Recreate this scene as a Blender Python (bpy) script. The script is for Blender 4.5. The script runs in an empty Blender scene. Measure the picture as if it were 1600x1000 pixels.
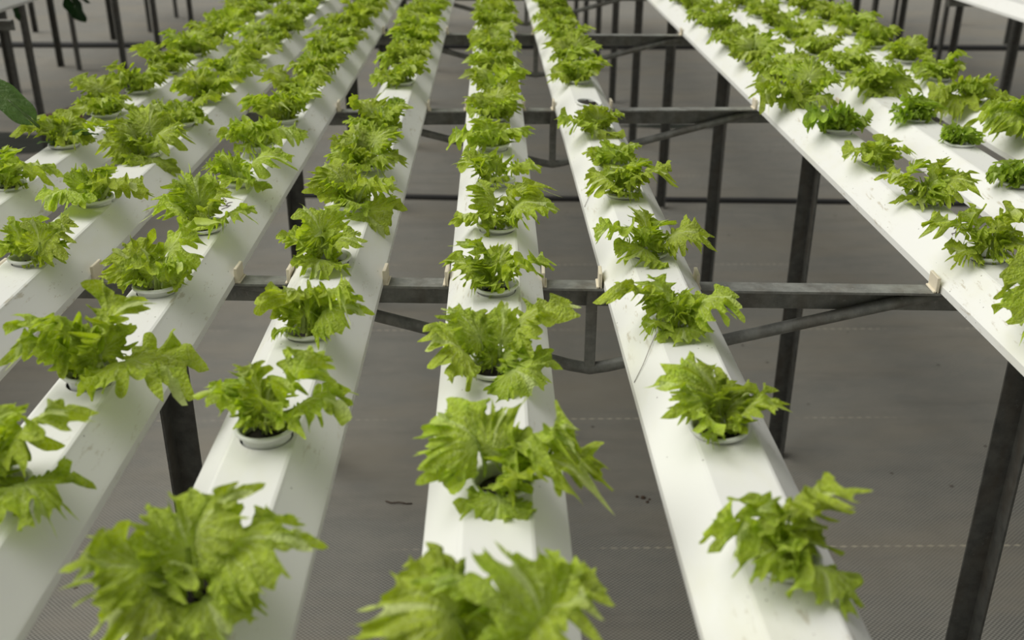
import bpy, bmesh, math, random
import numpy as np
from mathutils import Matrix, Vector

scene = bpy.context.scene
col = scene.collection

# ------------------------------------------------------------------ camera
ZT = 0.846                      # height of the flat top of the channels
CAM_Z = ZT + 0.43
cam_data = bpy.data.cameras.new('camera')
cam = bpy.data.objects.new('camera', cam_data)
col.objects.link(cam)
R3 = Matrix(((0.99986, 0.00326, -0.01641), (-0.01628, 0.41544, -0.90948), (0.00385, 0.90962, 0.41543)))
cam.matrix_world = Matrix.Translation((0, 0, CAM_Z)) @ R3.to_4x4()
cam_data.sensor_width = 36.0
cam_data.lens = 1620.0 / 1600.0 * 36.0
cam_data.clip_start = 0.02
cam_data.clip_end = 100
cam_data.dof.use_dof = True
cam_data.dof.focus_distance = 1.22
cam_data.dof.aperture_fstop = 6.3
cam_data.dof.aperture_blades = 9
scene.camera = cam

# ------------------------------------------------------------------ daylight through the greenhouse roof
world = bpy.data.worlds.new('world')
scene.world = world
world.use_nodes = True
bg = world.node_tree.nodes['Background']
bg.inputs['Color'].default_value = (1.0, 1.0, 0.965, 1)
bg.inputs['Strength'].default_value = 0.19
sun_data = bpy.data.lights.new('sun', 'SUN')
sun_data.energy = 3.2
sun_data.angle = math.radians(60)
sun_data.color = (1.0, 0.985, 0.93)
sun = bpy.data.objects.new('sun', sun_data)
col.objects.link(sun)
sun.location = (-3, 2, 6)
sun.rotation_euler = Vector((0.78, -0.10, -1.0)).to_track_quat('-Z', 'Y').to_euler()
scene.view_settings.view_transform = 'Standard'
scene.view_settings.look = 'None'
scene.view_settings.gamma = 1.0
scene.view_settings.use_curve_mapping = False
scene.view_settings.exposure = 0.06
scene.cycles.max_bounces = 8
scene.cycles.diffuse_bounces = 4

# ------------------------------------------------------------------ helpers
def tag(o, label=None, cat=None, group=None, kind=None):
    if label: o['label'] = label
    if cat: o['category'] = cat
    if group: o['group'] = group
    if kind: o['kind'] = kind
    return o

def link(name, me, mat=None, parent=None, M=None):
    o = bpy.data.objects.new(name, me)
    col.objects.link(o)
    if mat is not None and me is not None and not me.materials:
        me.materials.append(mat)
    if parent is not None: o.parent = parent
    if M is not None: o.matrix_local = M
    return o

def empty(name, loc, rz=0.0):
    o = bpy.data.objects.new(name, None)
    o.empty_display_size = 0.03
    col.objects.link(o)
    o.location = loc
    o.rotation_euler = (0, 0, rz)
    return o

class MB:
    def __init__(s): s.v = []; s.f = []; s.sm = []
    def add(s, vs, fs, smooth=False):
        b = len(s.v); s.v += [tuple(p) for p in vs]
        s.f += [tuple(b + i for i in f) for f in fs]; s.sm += [smooth] * len(fs)
    def box(s, x0, x1, y0, y1, z0, z1):
        s.add([(x0,y0,z0),(x1,y0,z0),(x1,y1,z0),(x0,y1,z0),(x0,y0,z1),(x1,y0,z1),(x1,y1,z1),(x0,y1,z1)],
              [(0,3,2,1),(4,5,6,7),(0,1,5,4),(1,2,6,5),(2,3,7,6),(3,0,4,7)])
    def tube(s, pts, r, n=10, flat=None):
        pts = [Vector(p) for p in pts]; rings = []
        for i, p in enumerate(pts):
            a = pts[max(0, i-1)]; b = pts[min(len(pts)-1, i+1)]
            t = (b - a).normalized()
            u = t.cross(Vector((0, 0, 1)))
            if u.length < 1e-3: u = Vector((1, 0, 0))
            u.normalize(); w = u.cross(t)
            ri = r[i] if isinstance(r, (list, tuple)) else r
            k = flat[i] if flat else 1.0
            rings.append([p + (u*math.cos(2*math.pi*j/n)*k + w*math.sin(2*math.pi*j/n))*ri for j in range(n)])
        vs = [q for rg in rings for q in rg]
        fs = []
        for i in range(len(pts)-1):
            for j in range(n):
                fs.append((i*n+j, i*n+(j+1)%n, (i+1)*n+(j+1)%n, (i+1)*n+j))
        fs.append(tuple(range(n-1, -1, -1))); fs.append(tuple((len(pts)-1)*n+j for j in range(n)))
        s.add(vs, fs, True)
    def lathe(s, prof, n=28, x=0, y=0):
        vs = []; fs = []
        for (r, z) in prof:
            for j in range(n):
                a = 2*math.pi*j/n
                vs.append((x + r*math.cos(a), y + r*math.sin(a), z))
        for i in range(len(prof)-1):
            for j in range(n):
                fs.append((i*n+j, i*n+(j+1)%n, (i+1)*n+(j+1)%n, (i+1)*n+j))
        s.add(vs, fs, True)
    def mesh(s, name, bevel=0):
        me = bpy.data.meshes.new(name)
        me.from_pydata(s.v, [], s.f)
        me.polygons.foreach_set('use_smooth', s.sm)
        me.update()
        if bevel:
            bm = bmesh.new(); bm.from_mesh(me)
            bmesh.ops.bevel(bm, geom=bm.edges[:], offset=bevel, segments=1, affect='EDGES')
            bm.to_mesh(me); bm.free()
        return me

# ------------------------------------------------------------------ materials
class NT:
    def __init__(s, name):
        s.m = bpy.data.materials.new(name); s.m.use_nodes = True
        s.t = s.m.node_tree; s.n = s.t.nodes; s.l = s.t.links
        s.b = s.n['Principled BSDF']
    def new(s, ty, **kw):
        n = s.n.new(ty)
        for k, v in kw.items(): setattr(n, k, v)
        return n
    def put(s, sock, val):
        if isinstance(val, bpy.types.NodeSocket): s.l.new(val, sock)
        else: sock.default_value = val
    def math(s, op, a, b=None, c=None):
        n = s.new('ShaderNodeMath', operation=op)
        s.put(n.inputs[0], a)
        if b is not None: s.put(n.inputs[1], b)
        if c is not None: s.put(n.inputs[2], c)
        return n.outputs[0]
    def mix(s, fac, a, b):
        n = s.new('ShaderNodeMix', data_type='RGBA')
        s.put(n.inputs[0], fac); s.put(n.inputs[6], a); s.put(n.inputs[7], b)
        return n.outputs[2]
    def noise(s, vec, scale, detail=3, rough=0.5, dim='3D'):
        n = s.new('ShaderNodeTexNoise', noise_dimensions=dim)
        s.l.new(vec, n.inputs['Vector'])
        n.inputs['Scale'].default_value = scale; n.inputs['Detail'].default_value = detail; n.inputs['Roughness'].default_value = rough
        return n.outputs[0]
    def ramp(s, fac, lo, hi):
        n = s.new('ShaderNodeMapRange', interpolation_type='SMOOTHSTEP')
        s.put(n.inputs[0], fac); n.inputs[1].default_value = lo; n.inputs[2].default_value = hi
        return n.outputs[0]
    def coord(s, which='Object'):
        return s.new('ShaderNodeTexCoord').outputs[which]
    def scale(s, vec, sc):
        n = s.new('ShaderNodeMapping'); s.l.new(vec, n.inputs[0]); n.inputs['Scale'].default_value = sc
        return n.outputs[0]
    def bump(s, h, strength, dist):
        n = s.new('ShaderNodeBump'); s.l.new(h, n.inputs['Height'])
        n.inputs['Strength'].default_value = strength; n.inputs['Distance'].default_value = dist
        s.l.new(n.outputs[0], s.b.inputs['Normal'])
        return n
def c4(r, g, b): return (r, g, b, 1.0)

def mat_pvc():
    k = NT('white_pvc'); v = k.coord()
    stain = k.ramp(k.noise(k.scale(v, (9, 4, 9)), 1.6, 4, .6), .50, .74)
    base = k.mix(k.math('MULTIPLY', stain, .5), c4(.80, .80, .765), c4(.74, .735, .60))
    streak = k.ramp(k.noise(k.scale(v, (60, 14, 60)), 2.2, 5, .7), .57, .68)
    patch = k.ramp(k.noise(v, 5.0, 2), .47, .60)
    base = k.mix(k.math('MULTIPLY', k.math('MULTIPLY', streak, patch), .55), base, c4(.42, .36, .24))
    vo = k.new('ShaderNodeTexVoronoi', feature='F1'); k.l.new(v, vo.inputs['Vector']); vo.inputs['Scale'].default_value = 120
    dot = k.math('LESS_THAN', vo.outputs['Distance'], .10)
    sel = k.math('GREATER_THAN', k.noise(v, 30, 1), .60)
    base = k.mix(k.math('MULTIPLY', k.math('MULTIPLY', dot, sel), .75), base, c4(.10, .08, .055))
    k.l.new(base, k.b.inputs['Base Color'])
    k.b.inputs['Roughness'].default_value = .42
    k.b.inputs['Specular IOR Level'].default_value = .35
    return k.m
def mat_pot():
    k = NT('pot_plastic'); v = k.coord()
    n = k.ramp(k.noise(v, 60, 3), .5, .75)
    k.l.new(k.mix(k.math('MULTIPLY', n, .35), c4(.76, .775, .73), c4(.60, .62, .42)), k.b.inputs['Base Color'])
    k.b.inputs['Roughness'].default_value = .38
    return k.m
def mat_steel(name='galvanised_steel', f=1.0):
    k = NT(name); v = k.coord()
    a = k.noise(v, 45, 4, .65); b = k.ramp(k.noise(k.scale(v, (3, 3, 1)), 9, 4, .6), .42, .72)
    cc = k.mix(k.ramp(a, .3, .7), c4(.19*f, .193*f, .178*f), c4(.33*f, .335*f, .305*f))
    cc = k.mix(k.math('MULTIPLY', b, .45), cc, c4(.10, .075, .05))
    sp = k.ramp(k.noise(v, 160, 2), .66, .74)
    cc = k.mix(k.math('MULTIPLY', sp, .5), cc, c4(.40*f, .40*f, .36*f))
    k.l.new(cc, k.b.inputs['Base Color'])
    k.b.inputs['Metallic'].default_value = .15
    k.b.inputs['Roughness'].default_value = .52
    k.bump(a, .15, .002)
    return k.m
def mat_floor():
    k = NT('woven_ground_cover'); v = k.coord()
    sx = k.new('ShaderNodeSeparateXYZ'); k.l.new(v, sx.inputs[0])
    X, Y = sx.outputs[0], sx.outputs[1]
    # plain weave: warp threads along y, weft threads along x, alternately on top
    px = k.math('MULTIPLY', X, 2*math.pi/.0092); py = k.math('MULTIPLY', Y, 2*math.pi/.0080)
    wv = k.math('MULTIPLY', k.math('SINE', px), k.math('SINE', py))
    wv = k.ramp(wv, -.55, .65)
    grey = k.mix(wv, c4(.108, .107, .098), c4(.345, .335, .302))
    # mud stains in long streaks
    n1 = k.ramp(k.noise(k.scale(v, (.8, 2.2, 1)), 1.5, 5, .62), .40, .68)
    n2 = k.ramp(k.noise(k.scale(v, (.5, 3.4, 1)), 3.4, 4, .6), .48, .72)
    cc = k.mix(k.math('MULTIPLY', n1, .75), grey, c4(.26, .235, .19))
    cc = k.mix(k.math('MULTIPLY', n2, .38), cc, c4(.155, .146, .132))
    n3 = k.ramp(k.noise(k.scale(v, (1, 1.6, 1)), 9, 6, .68), .36, .66)
    cc = k.mix(k.math('MULTIPLY', n3, .30), cc, c4(.30, .28, .24))
    vo = k.new('ShaderNodeTexVoronoi'); k.l.new(v, vo.inputs['Vector']); vo.inputs['Scale'].default_value = 9
    cc = k.mix(k.math('MULTIPLY', k.math('LESS_THAN', vo.outputs['Distance'], .045), .7), cc, c4(.06, .04, .03))
    # pale marker threads woven in every half metre
    ph = k.math('FRACT', k.math('DIVIDE', k.math('ADD', Y, 7.725 - 1.694), .515))
    dd = k.math('ABSOLUTE', k.math('SUBTRACT', ph, .0))
    dd = k.math('MINIMUM', dd, k.math('SUBTRACT', 1.0, ph))
    wob = k.math('MULTIPLY', k.math('SINE', k.math('MULTIPLY', X, 2*math.pi/.022)), .0016)
    dd = k.math('ABSOLUTE', k.math('ADD', k.math('MULTIPLY', dd, .515), wob))
    ln = k.math('LESS_THAN', dd, .0016)
    wear = k.ramp(k.noise(v, 2.6, 3), .40, .62)
    cc = k.mix(k.math('MULTIPLY', k.math('MULTIPLY', ln, wear), .75), cc, c4(.52, .47, .36))
    k.l.new(cc, k.b.inputs['Base Color'])
    k.b.inputs['Roughness'].default_value = .75
    k.b.inputs['Specular IOR Level'].default_value = .25
    k.bump(wv, .5, .0012)
    return k.m
def mat_plain(name, colr, rough=.7, var=.3, sc=40):
    k = NT(name); v = k.coord()
    n = k.noise(v, sc, 4, .6)
    dark = tuple(x*(1-var) for x in colr); lite = tuple(min(1, x*(1+var)) for x in colr)
    k.l.new(k.mix(n, c4(*dark), c4(*lite)), k.b.inputs['Base Color'])
    k.b.inputs['Roughness'].default_value = rough
    k.bump(n, .3, .002)
    return k.m
def mat_leaf(name, green, pale, trans, curly=True):
    k = NT(name)
    uv = k.new('ShaderNodeUVMap'); uv.uv_map = 'UVMap'
    sx = k.new('ShaderNodeSeparateXYZ'); k.l.new(uv.outputs[0], sx.inputs[0])
    u, w = sx.outputs[0], sx.outputs[1]
    ob = k.coord()
    info = k.new('ShaderNodeObjectInfo')
    # veins fan out from the midrib
    wig = k.math('MULTIPLY', k.math('SUBTRACT', k.noise(ob, 9, 2), .5), .10)
    uu = k.math('ADD', u, wig)
    f1 = k.math('ABSOLUTE', k.math('SUBTRACT', k.math('FRACT', k.math('MULTIPLY', uu, 15.0)), .5))
    vein = k.math('SUBTRACT', 1.0, k.ramp(f1, .02, .15))
    vein = k.math('MULTIPLY', vein, k.math('SUBTRACT', 1.0, k.ramp(w, .55, 1.0)))
    mid = k.math('SUBTRACT', 1.0, k.ramp(k.math('ABSOLUTE', k.math('SUBTRACT', u, .5)), .004, .030))
    vo = k.new('ShaderNodeTexVoronoi', feature='DISTANCE_TO_EDGE'); k.l.new(ob, vo.inputs['Vector']); vo.inputs['Scale'].default_value = 17
    net = k.math('SUBTRACT', 1.0, k.ramp(vo.outputs['Distance'], .0, .10))
    vv = k.math('MAXIMUM', k.math('MULTIPLY', vein, .55), k.math('MAXIMUM', k.math('MULTIPLY', mid, .8), k.math('MULTIPLY', net, .28)))
    basepale = k.math('MULTIPLY', k.math('SUBTRACT', 1.0, k.ramp(w, .0, .5)), .45)
    vv = k.math('MAXIMUM', vv, basepale)
    hs = k.new('ShaderNodeHueSaturation')
    k.put(hs.inputs['Hue'], k.math('ADD', .496, k.math('MULTIPLY', info.outputs['Random'], .008)))
    k.put(hs.inputs['Value'], k.math('ADD', .92, k.math('MULTIPLY', info.outputs['Random'], .16)))
    mott = k.ramp(k.noise(ob, 6, 3), .35, .7)
    g2 = tuple(x*.72 for x in green)
    gcol = k.mix(mott, c4(*g2), c4(*green))
    k.put(hs.inputs['Color'], k.mix(vv, gcol, c4(*pale)))
    k.l.new(hs.outputs[0], k.b.inputs['Base Color'])
    k.b.inputs['Roughness'].default_value = .48
    k.b.inputs['Specular IOR Level'].default_value = .28
    tr = k.new('ShaderNodeBsdfTranslucent')
    hs2 = k.new('ShaderNodeHueSaturation'); k.l.new(hs.outputs[0], hs2.inputs['Color'])
    hs2.inputs['Saturation'].default_value = 1.12; hs2.inputs['Value'].default_value = 1.25
    k.l.new(hs2.outputs[0], tr.inputs['Color'])
    ms = k.new('ShaderNodeMixShader'); ms.inputs[0].default_value = trans
    k.l.new(k.b.outputs[0], ms.inputs[1]); k.l.new(tr.outputs[0], ms.inputs[2])
    out = k.n['Material Output']; k.l.new(ms.outputs[0], out.inputs['Surface'])
    hgt = k.math('SUBTRACT', k.noise(ob, 26, 3), k.math('MULTIPLY', vv, .5))
    k.bump(hgt, .55, .02)
    return k.m

M_PVC = mat_pvc(); M_POT = mat_pot(); M_STEEL = mat_steel(f=.82); M_POST = mat_steel('dark_steel', .36); M_FLOOR = mat_floor()  # posts use a darker tone of the same steel
M_SOIL = mat_plain('dark_potting_mix', (.020, .015, .010), .9, .6, 300)
M_CLIP = mat_plain('cream_plastic', (.70, .63, .49), .55, .12, 90)
M_GAP_SHADE = mat_plain('black_gap_shade', (.022, .022, .022), .8, .3, 60)  # black stands for the shade in the gap between overlapping sheets
M_BROWN = mat_plain('red_brown_soil', (.085, .034, .016), .9, .5, 14)
M_ALGAE = mat_plain('dark_wet_algae', (.012, .017, .008), .5, .6, 12)
M_TWIG = mat_plain('dry_root', (.075, .045, .028), .9, .3, 80)
M_LEAF = mat_leaf('curly_lettuce_leaf', (.58, .73, .08), (.76, .85, .38), .36)
M_LEAF_SMALL = mat_leaf('young_lettuce_leaf', (.46, .65, .07), (.64, .76, .28), .34)
M_SPOON = mat_leaf('smooth_green_leaf', (.16, .29, .085), (.26, .38, .15), .25)
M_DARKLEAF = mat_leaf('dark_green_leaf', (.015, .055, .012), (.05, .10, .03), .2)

# ------------------------------------------------------------------ the setting: floor and the shaded gaps at its sheet overlaps
fl = MB(); fl.box(-6.5, 6.5, -3.0, 22.0, -.05, 0.0)
tag(link('floor', fl.mesh('floor'), M_FLOOR), 'grey woven ground cover with brown mud stains', kind='structure')
def gap_line(name, pts, r, label):
    m = MB(); m.tube(pts, r, 8, [2.2]*len(pts))
    tag(link(name, m.mesh(name), M_GAP_SHADE), label, kind='structure')
rnd = random.Random(4)
gap_line('trim_1', [(x, 3.95 - .044*x + rnd.uniform(-.008, .008), .007) for x in np.linspace(-6, 6, 40)], .0085, 'dark roll for the shaded gap where two ground sheets overlap, nearer one')
gap_line('trim_2', [(x, 7.35 - .012*x + rnd.uniform(-.012, .012), .012) for x in np.linspace(-6, 6, 40)], .020, 'dark roll for the shaded gap where two ground sheets overlap, farther one')

# ------------------------------------------------------------------ white growing channels
CH_W = .1075; RIDGE = .026; DROP1 = .030; DROP2 = .040
def channel_x(key, y):
    return .1918 - .0095*y if key == 'D' else CHX[key]
CHX = {'L3': -.675, 'L2': -.530, 'A': -.360, 'B': -.185, 'C': .001, 'E': .571, 'F': .738, 'G': .905}

def channel_mesh(name, y0, y1, holes, xfun, cx0):
    """hollow extruded channel, flat top pierced by round holes; local origin at (cx0, y0, 0)"""
    hw = CH_W/2; T = ZT
    c = .0235
    side = [(c, T), (RIDGE, T-.0008), (RIDGE+.0018, T-.003), (hw-.002, T-DROP1+.0012), (hw, T-DROP1-.0012), (hw, T-DROP2), (hw-.014, T-DROP2)]
    loop = [(-x, z) for (x, z) in side] # left flank downward
    m = MB()
    def strip(a, b, ya, yb, smooth=True):
        xa, xb = xfun(ya)-cx0, xfun(yb)-cx0
        m.add([(a[0]+xa, ya-y0, a[1]), (b[0]+xa, ya-y0, b[1]), (b[0]+xb, yb-y0, b[1]), (a[0]+xb, yb-y0, a[1])], [(0, 1, 2, 3)], False)
    for i in range(len(side)-1):
        strip(side[i+1], side[i], y0, y1); strip(loop[i], loop[i+1], y0, y1)
    strip((hw-.014, T-DROP2), (-(hw-.014), T-DROP2), y0, y1)
    hs = sorted(holes, key=lambda h: h[1])
    y = y0; n = 32
    for (hx, hy) in hs:
        a, b = hy-c, hy+c
        if a > y: strip((-c, T), (c, T), y, a)
        ring = []; sq = []; low = []
        xc = xfun(hy)-cx0
        for j in range(n):
            t = 2*math.pi*(j+.5)/n; cs, sn = math.cos(t), math.sin(t)
            q = c/max(abs(cs), abs(sn))
            sq.append((xc+cs*q, hy-y0+sn*q, T)); 
            ring.append((hx-cx0+cs*.0212, hy-y0+sn*.0212, T)); low.append((hx-cx0+cs*.0212, hy-y0+sn*.0212, T-.0022))
        vs = sq+ring+low; fs = []
        for j in range(n):
            k2 = (j+1) % n
            fs.append((j, k2, n+k2, n+j)); fs.append((n+j, n+k2, 2*n+k2, 2*n+j))
        m.add(vs, fs, False)
        # corners of the square cell
        corner = []
        for sxn, syn in ((1, 1), (-1, 1), (-1, -1), (1, -1)):
            cxp = (xc+sxn*c, hy-y0+syn*c, T)
            near = sorted(range(n), key=lambda j: (sq[j][0]-cxp[0])**2+(sq[j][1]-cxp[1])**2)[:2]
            m.add([cxp, sq[near[0]], sq[near[1]]], [(0, 1, 2)], False)
        y = b
    strip((-c, T), (c, T), y, y1)
    prof = loop[::-1] + [(-c, T)][:0] + side
    for yy, flip in ((y0, False), (y1, True)):
        xa = xfun(yy)-cx0
        vs = [(px+xa, yy-y0, pz) for (px, pz) in (side[::-1] + loop)]
        f = tuple(range(len(vs)))
        m.add(vs, [f if flip else f[::-1]], False)
    me = m.mesh(name)
    bm = bmesh.new(); bm.from_mesh(me)
    bmesh.ops.remove_doubles(bm, verts=bm.verts, dist=2e-5)
    bmesh.ops.recalc_face_normals(bm, faces=bm.faces)
    bm.to_mesh(me); bm.free()
    return me

# ------------------------------------------------------------------ leaf shapes
def grid_mesh(name, P, UV, nt, nr, extra=None):
    """P: (nt, nr, 3) points of a fan; plus optional (verts, faces, uvs) strip"""
    V = P.reshape(-1, 3); uvv = UV.reshape(-1, 2)
    idx = np.arange(nt*nr).reshape(nt, nr)
    F = np.stack([idx[:-1, :-1], idx[:-1, 1:], idx[1:, 1:], idx[1:, :-1]], -1).reshape(-1, 4)
    if extra is not None:
        ev, ef, eu = extra
        F = np.concatenate([F, np.array(ef) + len(V)]); V = np.concatenate([V, ev]); uvv = np.concatenate([uvv, eu])
    me = bpy.data.meshes.new(name)
    me.vertices.add(len(V)); me.vertices.foreach_set('co', V.astype(np.float32).ravel())
    me.loops.add(len(F)*4); me.loops.foreach_set('vertex_index', F.astype(np.int32).ravel())
    me.polygons.add(len(F)); me.polygons.foreach_set('loop_start', np.arange(0, len(F)*4, 4, dtype=np.int32))
    me.polygons.foreach_set('use_smooth', np.ones(len(F), dtype=bool))
    me.update(calc_edges=True)
    ul = me.uv_layers.new(name='UVMap')
    ul.data.foreach_set('uv', uvv[F.ravel()].astype(np.float32).ravel())
    me.validate()
    return me

def petiole(width, z0, length=.34, n=7, thick=.022):
    """fleshy tapering rib under the base of the blade, base at the origin"""
    ev = []; ef = []; eu = []
    for i in range(n):
        t = i/(n-1); x = t*length; wd = width*(1-.55*t)*.5
        zz = z0(x)
        for (yy, dz) in ((-wd, 0), (0, thick*(1-.5*t)*.35), (wd, 0), (0, -thick*(1-.5*t))):
            ev.append((x, yy, zz+dz)); eu.append((.5, .02))
    for i in range(n-1):
        for j in range(4):
            ef.append((i*4+j, i*4+(j+1) % 4, (i+1)*4+(j+1) % 4, (i+1)*4+j))
    return np.array(ev), ef, np.array(eu)

def knots(phi, k, g, lo=-1.0, hi=1.0):
    """smooth random function of the angle with about k bumps per turn"""
    kv = g.uniform(lo, hi, int(k)+4)
    t = (phi+3.3)/6.6*k; i0 = np.clip(np.floor(t).astype(int), 0, len(kv)-2); f = t-i0; f = f*f*(3-2*f)
    return kv[i0]*(1-f)+kv[i0+1]*f

def curly_leaf(seed, wid=1.0, ruf=1.0, lobes=7, teeth=26, cup=.2, arch=.25, curl=.5, deep=.16, nt=300, nr=18):
    g = np.random.default_rng(seed)
    p = g.uniform(0, 6.28, 8)
    tm = 2.62
    cx = .42
    th = np.linspace(-tm, tm, nt)[:, None]; w = (np.linspace(0, 1, nr)**.62)[None, :]
    phi = th + .08*np.sin(2.3*th+p[0]) + .05*np.sin(4.7*th+p[1])
    s = np.clip((np.abs(th)-1.05)/(tm-1.05), 0, 1); s = s*s*(3-2*s)
    Rs = .53 - .21*s
    Rs = Rs*(1 + .08*knots(phi, 5, g))
    fade = 1 - .80*s**2
    # a few broad lobes; their margin drawn out into pointed teeth with rounded bays between them
    lb = np.abs(np.sin(phi*lobes/2 + .5*knots(phi, 4, g) + p[2]))**.7
    t2 = phi*teeth/6.283 + .35*knots(phi, 17, g) + p[3]
    i2 = np.floor(t2).astype(int); f2 = t2-i2
    a2 = (g.uniform(.15, 1.0, 128)**1.1)[i2 % 128]; pk = g.uniform(.3, .7, 128)[i2 % 128]
    tri = np.where(f2 < pk, f2/pk, (1-f2)/(1-pk))
    L2 = a2*tri**1.8
    t3 = phi*teeth*2.6/6.283 + .3*knots(phi, 30, g) + p[7]
    i3 = np.floor(t3).astype(int); f3 = t3-i3
    L3 = g.uniform(.0, 1.0, 256)[i3 % 256]*(1-np.abs(2*f3-1))**1.6
    Ri = Rs*(1-.5*deep)
    Rm = Rs*(1 - deep*fade*(1-lb))*.90
    Rf = Rm + .53*fade*(.38*L2 + .15*L3)
    R = Ri + (Rm-Ri)*w**2 + (Rf-Rm)*w**8
    n1 = knots(phi, 9, g); n2 = np.sin(phi*12.5 + 1.6*knots(phi, 7, g) + p[4]); n3 = np.sin(phi*28 + 2.0*knots(phi, 11, g) + p[5]); n4 = knots(phi, 4, g)
    m2 = .4+.6*knots(phi, 6, g, 0, 1)
    the = th + ruf*(.085*np.cos(phi*28 + p[6])*w**5 + .07*knots(phi, 12, g)*w**3)
    x = cx + R*w*np.cos(the)
    y = wid*R*w*np.sin(the)
    z = ruf*(.35+.65*fade)*(w**2*.075*n4 + w**3.6*.085*n1 + w**5*.115*n2*m2 + w**7*.085*n3*(.5+.5*m2) + w**10*.055*knots(phi, 60, g))
    z = z + (.011*np.sin(27*x+p[4]+2*np.sin(9*y))*np.sin(25*y+p[5]+2*np.sin(8*x)) + .007*np.sin(51*x+p[6]+2*np.sin(13*y))*np.sin(47*y+p[7]+2*np.sin(15*x)))*np.minimum(1, 3*w)
    base = lambda xx: arch*4*xx*(1-xx)*.5 - curl*np.maximum(0, xx-.62)**2
    z = z + base(x) + cup*y**2
    P = np.stack([np.broadcast_to(x, z.shape), np.broadcast_to(y, z.shape), z], -1)
    UV = np.stack([np.broadcast_to(th/tm*.5+.5, z.shape), np.broadcast_to(w, z.shape)], -1)
    return grid_mesh('curly_leaf', P, UV, nt, nr, petiole(.11, lambda q: float(base(np.array(q)))-.004, .46))

def spoon_leaf(seed, wid=.42, arch=.25):
    g = np.random.default_rng(seed); p = g.uniform(0, 6.28, 6)
    nt, nr = 48, 9
    th = np.linspace(-3.0, 3.0, nt)[:, None]; w = np.linspace(0, 1, nr)[None, :]
    a = .33
    x = .66 + a*w*np.cos(th)*(1+.02*np.sin(9*th+p[0]))
    y = wid*.55*w*np.sin(th)*(1-.18*np.cos(th))*(1+.05*np.sin(7*th+p[1]))
    base = lambda xx: arch*4*xx*(1-xx)*.5
    z = base(x) + .35*np.abs(y)**1.5 + .02*w**2*np.sin(6*th+p[2]) + .006*np.sin(40*x)*np.sin(36*y)
    P = np.stack([np.broadcast_to(x, z.shape), np.broadcast_to(y, z.shape), z], -1)
    UV = np.stack([np.broadcast_to(th/6+.5, z.shape), np.broadcast_to(w, z.shape)], -1)
    return grid_mesh('smooth_leaf', P, UV, nt, nr, petiole(.075, base, .62, 9, .05))

LEAVES = []
for i in range(28):
    q = random.Random(100+i)
    LEAVES.append(curly_leaf(100+i, wid=q.uniform(.92, 1.2), ruf=q.uniform(.9, 1.45), lobes=q.choice([5, 6, 7, 8]), teeth=q.choice([22, 25, 28, 31]),
                             cup=q.uniform(-.5, .25), arch=q.uniform(.28, .58), curl=q.uniform(.2, 1.2), deep=q.uniform(.10, .36)))
CRISP = []
for i in range(8):
    q = random.Random(300+i)
    CRISP.append(curly_leaf(300+i, wid=q.uniform(1.0, 1.3), ruf=q.uniform(1.5, 2.0), lobes=q.choice([7, 9]), teeth=30, cup=q.uniform(-.2, .6), arch=.3, curl=.3, deep=.25, nt=220, nr=12))
SPOON = [spoon_leaf(5, .40), spoon_leaf(6, .5, .35)]
for me in LEAVES: me.materials.append(M_LEAF)
SMALL = []
for me in CRISP:
    c2 = me.copy(); c2.materials.append(M_LEAF_SMALL); SMALL.append(c2)
    me.materials.append(M_LEAF)
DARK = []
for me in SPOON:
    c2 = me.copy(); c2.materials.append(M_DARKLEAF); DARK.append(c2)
    me.materials.append(M_SPOON)

# ------------------------------------------------------------------ pots
def pot_mesh():
    m = MB()
    prof = [(.0, -.046), (.0150, -.046), (.0165, -.044), (.0196, -.004), (.0200, .0), (.0222, .0006), (.0240, .0018), (.0246, .0034), (.0240, .0048), (.0226, .0052), (.0208, .0044), (.0200, .0020), (.0188, -.006)]
    prof = [(r, z-.0052) for r, z in prof]
    m.lathe(prof, 32)
    return m.mesh('net_pot')
def soil_mesh():
    g = random.Random(8); m = MB(); n = 18; vs = [(0, 0, .0015)]; fs = []
    for k, rr in enumerate((.007, .013, .0187)):
        for j in range(n):
            a = 2*math.pi*j/n; vs.append((rr*math.cos(a), rr*math.sin(a), g.uniform(-.0025, .0035) if k < 2 else -.002))
    for j in range(n): fs.append((0, 1+j, 1+(j+1) % n))
    for k in range(2):
        for j in range(n): fs.append((1+k*n+j, 1+(k+1)*n+j, 1+(k+1)*n+(j+1) % n, 1+k*n+(j+1) % n))
    m.add(vs, fs, True)
    return m.mesh('potting_mix')
POT = pot_mesh(); POT.materials.append(M_POT)
SOIL = soil_mesh(); SOIL.materials.append(M_SOIL)

def leaf_matrix(base, tip, roll=0.0, wscale=1.0):
    b, t = Vector(base), Vector(tip)
    ax = (t-b); L = ax.length; ax.normalize()
    hz = Vector((b.x+t.x, b.y+t.y, 0))
    up = Vector((0, 0, 1))
    if abs(ax.z) > .8:
        up = up - Vector((ax.x, ax.y, 0)).normalized()*.6 if (ax.x*ax.x+ax.y*ax.y) > 1e-6 else Vector((0, -1, 0))
    ay = up.cross(ax).normalized(); az = ax.cross(ay)
    R = Matrix((ax, ay, az)).transposed()
    R = R @ Matrix.Rotation(roll, 3, 'X')
    wscale *= .98*min(1.12, max(.62, .066/L))
    S = Matrix.Diagonal((L/.96, L/.96*wscale, L/.96))
    return Matrix.Translation(b) @ (R @ S).to_4x4()

def make_pot(name, x, y, lift, tilt=(0, 0), soil_z=-.010):
    root = empty(name, (x, y, ZT+lift))
    T = Matrix.Rotation(tilt[0], 4, 'X') @ Matrix.Rotation(tilt[1], 4, 'Y')
    po = link('net_pot', POT, None, root, T); po['label'] = 'white plastic pot with rolled rim'
    so = link('potting_mix', SOIL, None, root, T @ Matrix.Translation((0, 0, soil_z))); so['label'] = 'dark potting mix'
    return root

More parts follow.
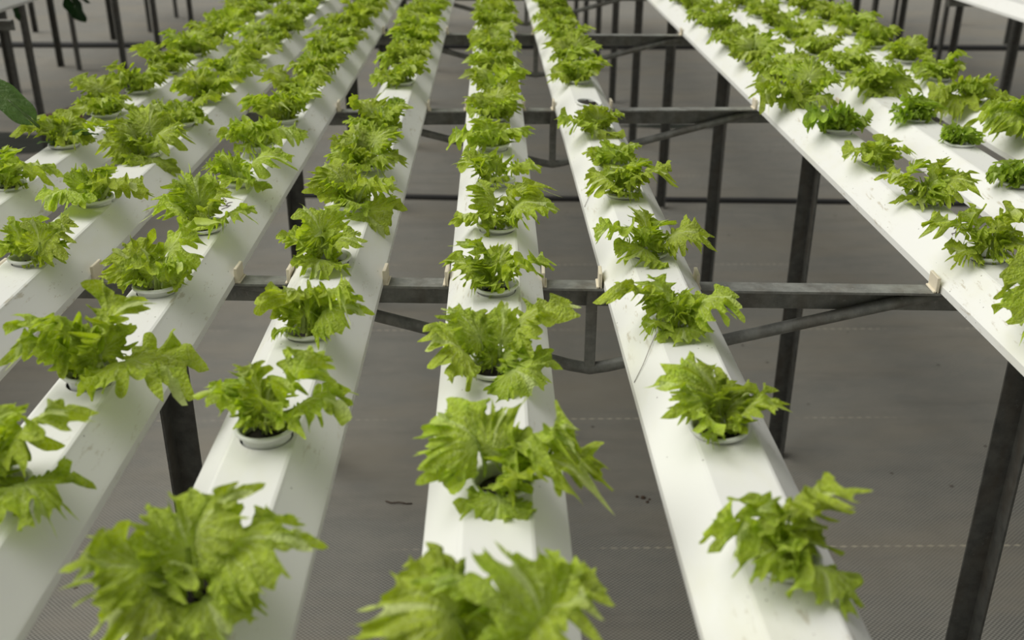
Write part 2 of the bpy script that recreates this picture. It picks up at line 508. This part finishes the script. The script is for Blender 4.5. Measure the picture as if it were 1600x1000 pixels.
def plant(name, x, y, lift, tips, seed, inner=3, kind='curly'):
    q = random.Random(seed)
    root = make_pot(name, x, y, lift, (q.uniform(-.07, .07), q.uniform(-.07, .07)))
    pool = LEAVES if kind == 'curly' else SMALL
    for (tx, ty, tz, tw) in tips:
        a = math.atan2(ty, tx); rb = q.uniform(.006, .014)
        base = (rb*math.cos(a), rb*math.sin(a), q.uniform(-.005, -.001))
        me = q.choice(pool)
        link('leaf', me, None, root, leaf_matrix(base, (tx, ty, tz), q.uniform(-.4, .4), tw*q.uniform(.92, 1.05)))
    for k in range(inner):
        a = q.uniform(0, 6.28); r = q.uniform(.012, .030); h = q.uniform(.016, .038)
        link('leaf', q.choice(CRISP if kind == 'curly' else SMALL), None, root,
             leaf_matrix((.003*math.cos(a), .003*math.sin(a), -.010), (r*math.cos(a), r*math.sin(a), h), q.uniform(-.5, .5), 1.1))
    return root

def random_tips(seed, n, lo, hi, zlo, zhi):
    q = random.Random(seed); a0 = q.uniform(0, 6.28); out = []
    for k in range(n):
        a = a0 + 6.283*k/n + q.uniform(-.3, .3)
        r = q.uniform(lo, hi); z = q.uniform(zlo, zhi)
        out.append((r*math.cos(a), r*math.sin(a)*.85, z, q.uniform(.9, 1.25)))
    return out

# ------------------------------------------------------------------ what grows where
# channel, x, y, rim height over the channel top, leaf tips in millimetres from the pot
HERO = [
    ('A', -0.3638, 0.646, 0.007, [(67, -8, 60, 0.8), (56, -50, -1, 1.3), (-3, -50, 16, 1.1), (18, -10, 60, 0.9)]),
    ('A', -0.356, 0.815, 0.014, [(-26, -37, 65, 0.9), (-39, -45, 40, 0.6), (5, -4, 50, 1.0), (64, -7, 60, 0.8), (87, -46, 12, 1.2)]),
    ('A', -0.3579, 1.018, 0.009, [(-45, 12, 30, 1.1), (47, 46, 50, 0.9), (-24, -23, 10, 1.1), (41, -31, 30, 0.7)]),
    ('A', -0.356, 1.212, 0.007, [(-50, -27, 30, 1.1), (-35, 11, 50, 0.9), (-12, 18, 60, 0.8), (62, -24, 15, 1.2), (33, -12, 45, 0.9)]),
    ('A', -0.356, 1.4, 0.007, [(-44, -11, 20, 1), (68, -10, 35, 1), (22, -50, 4, 1.2), (-13, -30, 45, 0.7)]),
    ('A', -0.3617, 1.57, 0.013, [(-41, -43, 25, 1), (-1, -51, 50, 0.9), (63, -50, 25, 1), (-13, -50, 2, 0.8)]),
    ('B', -0.189, 0.53, 0.007, [(-58, -41, 40, 0.9), (-41, -50, 13, 0.9), (-18, 14, 55, 1), (40, 6, 65, 1), (79, -19, 40, 1.1), (29, -47, 2, 1.3)]),
    ('B', -0.183, 0.719, 0.011, [(-45, -8, 30, 1.2), (-18, 1, 50, 1), (59, -13, 65, 0.9), (69, -21, 25, 1.1), (8, -30, 15, 0.6)]),
    ('B', -0.181, 0.911, 0.007, [(-10, -34, 55, 0.9), (-23, -33, 6, 0.9), (44, -49, 60, 0.6), (61, -36, 30, 1)]),
    ('B', -0.1869, 1.101, 0.007, [(-52, -14, 25, 1.1), (-33, 16, 50, 1.1), (-10, -53, 0, 1.2), (37, -22, 30, 0.9)]),
    ('B', -0.1839, 1.284, 0.012, [(-51, 3, 25, 1.1), (-37, 19, 45, 1), (46, -33, 40, 1), (38, -50, -20, 1.1), (-1, -50, 12, 0.8)]),
    ('C', -0.0011, 0.47, 0.009, [(-64, -11, 40, 1.1), (-32, -6, 55, 0.9), (12, -5, 65, 1.1), (60, -21, 40, 1.1), (-1, -51, 10, 1.3)]),
    ('C', 0.005, 0.649, 0.006, [(-49, 13, 45, 1.2), (1, 9, 55, 0.6), (63, -47, 20, 1.2), (51, -34, 50, 0.7), (-7, -50, -9, 1.3)]),
    ('C', -0.0009, 0.831, 0.006, [(-61, -18, 30, 1.3), (-40, 15, 50, 0.6), (63, 29, 50, 1.1), (37, -43, 0, 1.4), (11, 23, 45, 0.8)]),
    ('C', 0.0012, 1.018, 0.008, [(-52, -12, 25, 1.1), (-26, 3, 50, 0.7), (12, 10, 40, 0.9), (54, -20, 30, 1), (-17, -23, 9, 1.2)]),
    ('C', 0.0024, 1.21, 0.007, [(-42, -22, 18, 1.4), (-26, 9, 50, 0.9), (63, -10, 30, 1.1), (53, 27, 45, 0.7)]),
    ('C', 0.005, 1.402, 0.007, [(-58, -14, 20, 1.1), (-20, -15, 40, 0.9), (-12, -40, 4, 1), (50, -10, 25, 1.1)]),
    ('C', -0.0005, 1.585, 0.01, [(-62, -46, 20, 1.1), (-21, -16, 45, 1), (49, -27, 25, 1.1), (-31, -38, 8, 0.8)]),
    ('D', 0.1905, 0.554, 0.007, [(-42, -28, 35, 1), (-24, -13, 50, 0.8), (12, -18, 65, 0.9), (16, -51, 2, 1.4), (-38, -42, 20, 0.7)]),
    ('D', 0.1809, 0.724, 0.006, [(-41, -2, 45, 1.2), (-19, 6, 50, 0.8), (42, -21, 30, 1.1), (7, -8, 40, 0.7), (-12, -31, 0, 0.9), (-35, -9, 12, 0.8)]),
    ('D', 0.1791, 0.918, 0.006, [(-68, 10, 30, 1.1), (-34, 6, 45, 1), (54, -22, 30, 1.2), (1, -38, 0, 1.4), (8, 4, 35, 0.8), (-36, -22, 6, 0.6)]),
    ('D', 0.1771, 1.126, 0.006, [(-61, -27, 30, 1.1), (-10, 11, 45, 1.1), (62, -21, 25, 1), (-23, -47, 0, 1.4), (25, -30, 4, 1)]),
    ('D', 0.175, 1.348, 0.006, [(-50, -26, 20, 1), (-20, -26, 40, 0.8), (57, -31, 30, 1.2), (32, -7, 45, 0.8), (7, -34, 2, 0.9)]),
    ('D', 0.1745, 1.49, 0.005, [(-42, -5, 15, 1), (-9, -8, 35, 1), (33, 0, 30, 0.8), (-5, -33, 0, 1)]),
    ('D', 0.1725, 1.693, 0.004, [(-62, -47, 20, 1.1), (-8, -11, 45, 1), (41, 7, 25, 1), (-15, -51, 0, 1.3)]),
    ('E', 0.567, 0.949, 0.007, [(-74, -37, 40, 1), (-62, -44, 4, 1), (-20, -33, 30, 1)]),
    ('E', 0.567, 1.109, 0.007, [(-74, 7, 30, 1.2), (-39, 3, 45, 1), (7, -39, 60, 0.7), (-46, -12, 2, 1), (30, -34, 20, 1.1)]),
    ('E', 0.575, 1.321, 0.007, [(-53, -5, 30, 1), (-5, 1, 50, 1), (50, -37, 30, 0.9), (23, 1, 50, 0.7), (-20, -43, 0, 1.3), (22, -36, 2, 0.8)]),
    ('E', 0.5731, 1.499, 0.004, [(-56, -18, 15, 1.2), (-12, -29, 35, 1), (44, -5, 20, 1.2), (-15, -40, 0, 1.1)]),
    ('E', 0.5717, 1.686, 0.009, [(-55, -41, 30, 1), (23, -42, 25, 1.2), (-19, -40, 40, 0.8)]),
    ('E', 0.5693, 1.912, 0.007, [(-86, 1, 30, 1.1), (-25, 55, 57, 1), (35, 55, 60, 1), (73, -5, 35, 1.1), (43, -50, -4, 1), (-32, -50, -12, 1.3), (-81, -52, 10, 1)]),
    ('L2', -0.526, 1.107, 0.007, [(-21, 1, 40, 1), (9, -5, 45, 0.8), (54, -1, 30, 1.2), (19, -23, 0, 1.2), (-25, -25, 20, 0.9)]),
    ('L2', -0.526, 1.316, 0.009, [(-43, -50, 10, 1.2), (-6, -8, 45, 1), (66, -35, 30, 1.2), (25, 3, 40, 0.8)]),
    ('L3', -0.671, 1.39, 0.005, [(-16, -18, 20, 1), (14, 2, 50, 1), (60, -28, 30, 1.2), (25, -23, 0, 1.1)]),
    ('L2', -0.5312, 1.545, 0.005, [(-57, -23, 20, 1.1), (-42, 12, 50, 1.1), (2, 55, 61, 1), (65, 14, 30, 1.1), (26, -50, -20, 1.4), (-19, -50, -9, 1)]),
    ('F', 0.734, 1.391, 0.005, [(-44, -17, 20, 1), (-41, -6, 4, 1), (-21, -20, 30, 1), (10, -11, 30, 1), (29, -23, 20, 1)]),
    ('F', 0.742, 1.61, 0.006, [(-28, -7, 12, 1), (-19, -10, 21, 1), (5, -20, 22, 1), (23, -10, 20, 1)]),
    ('F', 0.734, 1.774, 0.005, [(-46, -13, 15, 1), (-41, -14, 2, 1), (-16, -7, 24, 1), (6, -18, 23, 1), (14, -29, 10, 1)]),
    ('F', 0.742, 2.004, 0.004, [(-71, -39, 20, 1.2), (-49, -19, 40, 1), (1, 25, 50, 1), (22, -39, 50, 1), (71, -9, 20, 1.2), (20, -50, -4, 1), (-47, -50, -4, 1)]),
    ('G', 0.901, 1.693, 0.004, [(-104, -29, 20, 1.2), (-88, -34, 40, 1), (-54, -23, 50, 1), (7, 18, 30, 1), (-91, -34, 0, 1), (-37, -43, 0, 1)]),
    ('G', 0.901, 1.926, 0.004, [(-97, -50, 2, 1), (-66, -50, 25, 1), (-28, -38, 50, 1.1), (5, -53, 30, 1.1), (-77, -50, -14, 1)]),
]
ORD = ['', 'first', 'second', 'third', 'fourth', 'fifth', 'sixth', 'seventh', 'eighth', 'ninth', 'tenth', 'eleventh', 'twelfth',
       'thirteenth', 'fourteenth', 'fifteenth', 'sixteenth', 'seventeenth', 'eighteenth', 'nineteenth', 'twentieth', 'twenty-first']
CHDESC = {'L3': 'the leftmost channel', 'L2': 'the second channel from the left', 'A': 'the third channel from the left',
          'B': 'the channel left of the centre one', 'C': 'the centre channel', 'D': 'the channel right of the centre one',
          'E': 'the channel across the wide gap', 'F': 'the second channel from the right', 'G': 'the rightmost channel'}
items = {k: [] for k in CHDESC}
for h in HERO:
    items[h[0]].append(('hero', h[1], h[2], h[3], [(a/1000, b/1000, c/1000, w) for a, b, c, w in h[4]]))
FAR_Y = 3.72
START = {'A': (1.755, .190), 'B': (1.475, .197), 'C': (1.775, .192), 'D': (2.085, .194), 'E': (2.10, .190), 'F': (2.19, .192), 'G': (2.11, .190), 'L2': (1.735, .190), 'L3': (1.80, .190)}
items['B'].append(('bare', CHX['B']+.001, 1.866, .008, None))
items['D'].append(('soil', channel_x('D', 1.893), 1.893, .005, None))
items['L3'].append(('spoon', CHX['L3']+.003, 1.60, .007, None))
for key, (ys, st) in START.items():
    yy = ys
    while yy < FAR_Y:
        if not (key == 'B' and abs(yy-1.869) < .06):
            items[key].append(('fill', channel_x(key, yy) + random.Random(int(yy*1000)).uniform(-.003, .003), yy, .008, None))
        yy += st
SMALLSET = {('F', 1), ('F', 2), ('F', 3), ('E', 5)}
holes = {k: [] for k in items}
seed = 1000
for key in CHDESC:
    lst = sorted(items[key], key=lambda it: it[2])
    for i, it in enumerate(lst, 1):
        seed += 7
        kind, x, y, lift, tips = it
        holes[key].append((x, y))
        where = '%s pot from the front on %s' % (ORD[i], CHDESC[key])
        grp = 'potted lettuces on %s' % CHDESC[key]
        if kind == 'hero':
            small = (key, i) in SMALLSET
            o = plant('lettuce_plant', x, y, lift, tips, seed, inner=4 if small else 2, kind='small' if small else 'curly')
            tag(o, ('small young lettuce, ' if small else 'curly green lettuce, ') + where, 'lettuce', grp)
        elif kind == 'fill':
            o = plant('lettuce_plant', x, y, lift, random_tips(seed, 7, .044, .068, .006, .048), seed, inner=3)
            tag(o, 'curly green lettuce, ' + where, 'lettuce', grp)
        elif kind == 'bare':
            o = make_pot('seedling_pot', x, y, lift, (.03, 0), -.011)
            for k in range(3):
                a = .4+2.1*k
                link('leaf', SMALL[k], None, o, leaf_matrix((.006, .004, -.014), (.006+.013*math.cos(a), .004+.012*math.sin(a), .006), 0))
            tag(o, 'nearly empty white pot with a tiny seedling, left of the centre channel', 'pot')
        elif kind == 'soil':
            o = make_pot('soil_pot', x, y, lift, (.05, .10), -.003)
            tag(o, 'white pot of bare black potting mix without a lettuce', 'pot')
        elif kind == 'spoon':
            o = plant('leafy_green_plant', x, y, lift, [(-.04, .01, .035, 1), (-.06, -.02, .025, 1), (.02, .02, .05, 1), (.06, .01, .03, 1), (.04, -.03, .01, 1)], seed, inner=2)
            link('smooth_leaf', SPOON[0], None, o, leaf_matrix((-.004, 0, -.01), (-.103, -.01, .104), -1.15, .95))['label'] = 'long-stalked smooth dark green leaf'
            link('smooth_leaf', SPOON[1], None, o, leaf_matrix((.006, -.004, -.01), (.058, -.018, .016), -.5, .9))['label'] = 'drooping smooth dark green leaf'
            link('smooth_leaf', SPOON[1], None, o, leaf_matrix((-.004, -.006, -.01), (-.03, -.028, .004), .2, .9))
            tag(o, 'lettuce with a tall smooth spoon-shaped leaf, on the leftmost channel', 'leafy plant')

CHLABEL = {'L3': 'leftmost white plastic growing channel of the near bench', 'L2': 'second white growing channel from the left of the near bench',
           'A': 'third white growing channel from the left of the near bench', 'B': 'white growing channel just left of the centre one',
           'C': 'white growing channel running up the centre', 'D': 'white growing channel just right of the centre one',
           'E': 'white growing channel on the right side of the wide empty gap', 'F': 'second white growing channel from the right of the near bench',
           'G': 'rightmost white growing channel of the near bench'}
Y0, Y1 = .12, 8.6
for key in CHDESC:
    fx = (lambda k: (lambda y: channel_x(k, y)))(key)
    cx0 = fx(Y0)
    me = channel_mesh('growing_channel', Y0, Y1, holes[key], fx, cx0)
    o = link('growing_channel', me, M_PVC, None, Matrix.Translation((cx0, Y0, 0)))
    tag(o, CHLABEL[key], 'channel', 'white channels of the near bench')

# ------------------------------------------------------------------ steel trestles
ZB = ZT - DROP2          # channels rest on the beams
def angle_beam(x0, x1):
    """L section: flat flange on top, upright flange along the rear"""
    m = MB(); m.box(x0, x1, -.027, 0, -.0028, 0); m.box(x0, x1, -.0028, 0, -.032, -.0028)
    return m.mesh('beam')
def angle_post(side, h):
    m = MB(); s = side
    m.box(min(0, -s*.032), max(0, -s*.032), -.003, 0, 0, h)
    m.box(min(-s*.003, 0), max(-s*.003, 0), -.032, -.003, 0, h)
    return m.mesh('post')
def clip_mesh():
    m = MB(); m.box(-.002, .002, -.013, .013, 0, .019); m.box(-.0005, .0045, -.013, .013, 0, .0025)
    return m.mesh('clip', .0006)
CLIP = clip_mesh(); CLIP.materials.append(M_CLIP)
POSTS = {}
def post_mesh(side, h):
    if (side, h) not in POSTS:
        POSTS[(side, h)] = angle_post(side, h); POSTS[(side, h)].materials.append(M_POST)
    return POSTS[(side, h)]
def rod_mesh(x0, xm, x1, zl):
    m = MB()
    m.tube([(x0-.03, -.012, -.006), (x0+.005, -.012, -.010), (x0+.05, -.012, -.021), (xm-.022, -.012, zl+.004), (xm, -.012, zl), (xm+.022, -.012, zl+.004), (x1-.05, -.012, -.021), (x1-.005, -.012, -.010), (x1+.03, -.012, -.006)],
           [.004, .0065, .0075, .0075, .0075, .0075, .0075, .0065, .004], 12)
    return m.mesh('tension_rod')
def strut_mesh(xm, zl):
    m = MB(); m.box(xm-.0065, xm+.0065, -.018, -.006, zl, -.0028); return m.mesh('strut', .0008)
BEAM = angle_beam(-.80, 1.02); ROD = rod_mesh(-.283, .116, .515, -.112); STRUT = strut_mesh(.116, -.112)
for me in (BEAM, ROD, STRUT): me.materials.append(M_STEEL)
TY = [(1.1475, -.043), (2.036, .022), (2.938, -.022), (3.85, 0), (4.76, 0), (5.67, 0), (6.58, 0), (7.49, 0), (8.40, 0)]
for i, (ty, rz) in enumerate(TY):
    t = empty('steel_trestle', (.116*0, ty, ZB), rz)
    t.location = (0, ty + .116*0, ZB)
    link('beam', BEAM, None, t)
    link('tension_rod', ROD, None, t); link('strut', STRUT, None, t)
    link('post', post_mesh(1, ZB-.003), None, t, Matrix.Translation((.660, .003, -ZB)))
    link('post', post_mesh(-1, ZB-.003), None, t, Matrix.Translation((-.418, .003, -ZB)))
    if i < 5:
        for key in CHDESC:
            cx = channel_x(key, ty)
            for s in (-1, 1):
                cl = link('clip', CLIP, None, t, Matrix.Translation((cx+s*(CH_W/2+.0028), -.0135, 0)) @ Matrix.Rotation(0 if s > 0 else math.pi, 4, 'Z'))
                cl['label'] = 'small cream plastic clip'
    tag(t, 'grey steel trestle under the near bench, %s from the front' % ORD[i+1], 'trestle', 'trestles of the near bench')

# neighbouring benches
BEAM2 = angle_beam(-.86, .86); BEAM2.materials.append(M_STEEL)
def bench(cx, ys, posts, chan_x, side, word):
    for i, ty in enumerate(ys):
        t = empty('steel_trestle', (cx, ty, ZB))
        link('beam', BEAM2, None, t)
        for px in posts:
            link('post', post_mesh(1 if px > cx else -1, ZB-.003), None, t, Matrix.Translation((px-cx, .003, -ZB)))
        tag(t, 'dark steel trestle of the bench at the far %s, %s from the front' % (word, ORD[i+1]), 'trestle', 'trestles of the far %s bench' % word)
    for i, x in enumerate(chan_x):
        me = channel_mesh('growing_channel', .4, 9.2, [], lambda y: x, x)
        o = link('growing_channel', me, M_PVC, None, Matrix.Translation((x, .4, 0)))
        tag(o, 'white channel on the bench at the far %s, %s from the aisle' % (word, ORD[i+1]), 'channel', 'white channels of the far %s bench' % word)
bench(2.44, [2.78, 3.72, 4.66, 5.42, 6.15, 7.0, 7.9], (1.92, 2.70), [1.628+.18*k for k in range(7)], 1, 'right')
bench(-2.28, [2.30, 3.18, 4.31, 5.38, 5.97, 6.68, 7.68], (-1.87, -2.75), [-1.57-.18*k for k in range(9)], -1, 'left')  # outer channels are out of view, added to shade the floor
def back_row(cx, ys, px, word):
    for i, ty in enumerate(ys):
        t = empty('steel_trestle', (cx, ty, ZB))
        link('beam', BEAM3, None, t)
        for x in (px, 2*cx-px):
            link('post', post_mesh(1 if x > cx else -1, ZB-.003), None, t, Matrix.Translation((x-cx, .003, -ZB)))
        tag(t, 'dark steel trestle standing behind the far %s bench, %s from the front' % (word, ORD[i+1]), 'trestle', 'trestles behind the far %s bench' % word)
BEAM3 = angle_beam(-.5, .5); BEAM3.materials.append(M_STEEL)
back_row(3.25, [5.76, 6.67, 7.52, 8.4], 2.82, 'right')
back_row(-3.0, [5.66, 6.55, 8.01, 8.72], -2.56, 'left')

# dark leaves hanging over the edge of the left bench
def hanging(name, x, y, z, tips, label):
    root = empty(name, (x, y, z))
    q = random.Random(int(abs(x*1000)))
    for tp in tips:
        link('leaf', q.choice(DARK), None, root, leaf_matrix((0, 0, 0), tp, q.uniform(-.4, .4), 1.3))
    tag(root, label, 'leafy plant', 'dark leafy plants on the far left bench')
hanging('leafy_green_plant', -1.535, 3.95, .848, [(.035, -.01, -.16), (.05, .03, -.10), (.01, .05, .03)], 'dark green leaves hanging over the far left bench beside a post')
hanging('leafy_green_plant', -1.66, 3.60, .848, [(.075, -.02, -.105), (.05, .04, -.09)], 'dark green leaves drooping below the channel in the upper left corner')

# ------------------------------------------------------------------ ground patches and litter
def patch(name, cx, cy, rx, ry, h, mat, label, cat, seed):
    g = random.Random(seed); m = MB(); n = 40; rings = 7; vs = [(0, 0, h)]; fs = []
    ph = [g.uniform(0, 6.28) for _ in range(4)]
    for k in range(1, rings+1):
        for j in range(n):
            a = 2*math.pi*j/n; t = k/rings
            rr = t*(1+.12*math.sin(3*a+ph[0])+.09*math.sin(5*a+ph[1])+.05*math.sin(11*a+ph[2]))
            vs.append((rx*rr*math.cos(a), ry*rr*math.sin(a), max(.0006, h*(1-t**2)*g.uniform(.7, 1.2)) if k < rings else .0003))
    for j in range(n): fs.append((0, 1+j, 1+(j+1) % n))
    for k in range(rings-1):
        for j in range(n): fs.append((1+k*n+j, 1+(k+1)*n+j, 1+(k+1)*n+(j+1) % n, 1+k*n+(j+1) % n))
    m.add(vs, fs, True)
    o = link(name, m.mesh(name), mat, None, Matrix.Translation((cx, cy, 0)))
    tag(o, label, cat, kind='stuff')
patch('bare_soil', -1.98, 5.42, .36, .24, .03, M_BROWN, 'patch of red-brown bare soil behind the leftmost lettuces', 'soil', 3)
patch('algae_patch', -2.45, 4.80, .42, .20, .012, M_ALGAE, 'dark wet algae patch at the left edge of the floor', 'algae', 5)
patch('algae_patch', .92, 5.13, .26, .055, .006, M_ALGAE, 'thin dark algae streak on the floor behind the wide gap', 'algae', 6)
patch('bare_soil', -2.6, 10.6, 2.4, .25, .05, M_BROWN, 'far strip of red-brown soil at the upper left of the floor', 'soil', 9)
patch('bare_soil', 2.6, 10.4, 1.6, .22, .05, M_BROWN, 'far strip of red-brown soil at the upper right of the floor', 'soil', 10)

def twig(name, pts, r, label, z):
    m = MB(); m.tube([(x, y, z+dz) for x, y, dz in pts], r, 6)
    tag(link(name, m.mesh(name), M_TWIG), label, 'root')
twig('dry_root', [(-.235, 1.86, .0), (-.222, 1.852, .001), (-.205, 1.853, .002), (-.190, 1.849, .001), (-.178, 1.851, 0)], .0014, 'thin dry root lying on the floor left of the centre channel', .0015)
for k, (x, y, r) in enumerate([(.305, 1.872, .004), (.318, 1.868, .006), (.325, 1.852, .004), (.331, 1.862, .003)]):
    m = MB(); m.lathe([(0.0002, r*.8), (r*.7, r*.6), (r, 0.2*r), (r*.9, 0)], 7)
    tag(link('soil_crumb', m.mesh('soil_crumb'), M_TWIG, None, Matrix.Translation((x, y, .0))), ['leftmost brown soil crumb on the floor right of the centre channel', 'largest brown soil crumb on the floor right of the centre channel', 'brown soil crumb nearest the camera right of the centre channel', 'rightmost tiny brown soil crumb right of the centre channel'][k], 'crumb', 'soil crumbs on the floor')
def root_bits(x, y, seed, label):
    g = random.Random(seed); m = MB()
    for k in range(5):
        a = g.uniform(0, 6.28); px = x+g.uniform(-.008, .008); py = y+g.uniform(-.014, .014); pts = []
        for j in range(5):
            pts.append((px, py, ZT+.0007)); a += g.uniform(-.7, .7); px += .005*math.cos(a); py += .005*math.sin(a)
            px = min(x+.016, max(x-.016, px))
        m.tube(pts, .00045, 5)
    tag(link('root_scraps', m.mesh('root_scraps'), M_TWIG), label, 'root')
def scratch(y0, y1, label):
    m = MB(); xc = channel_x('D', (y0+y1)/2)
    m.tube([(xc-.0245, y0, ZT+.0002), (xc-.034, y0*.6+y1*.4, ZT-.0062), (xc-.043, y0*.25+y1*.75, ZT-.0170), (xc-.0525, y1, ZT-.0290)], .00032, 5)
    tag(link('root_strand', m.mesh('root_strand'), M_TWIG), label, 'root')
scratch(.915, .862, 'thin brown root strand down the side of the channel right of centre, nearer one')
scratch(1.47, 1.385, 'thin brown root strand down the side of the channel right of centre, farther one')
root_bits(-.352, 1.305, 3, 'dry root scraps on the third channel from the left')
root_bits(.575, 1.215, 5, 'dry root scraps on the channel across the wide gap')
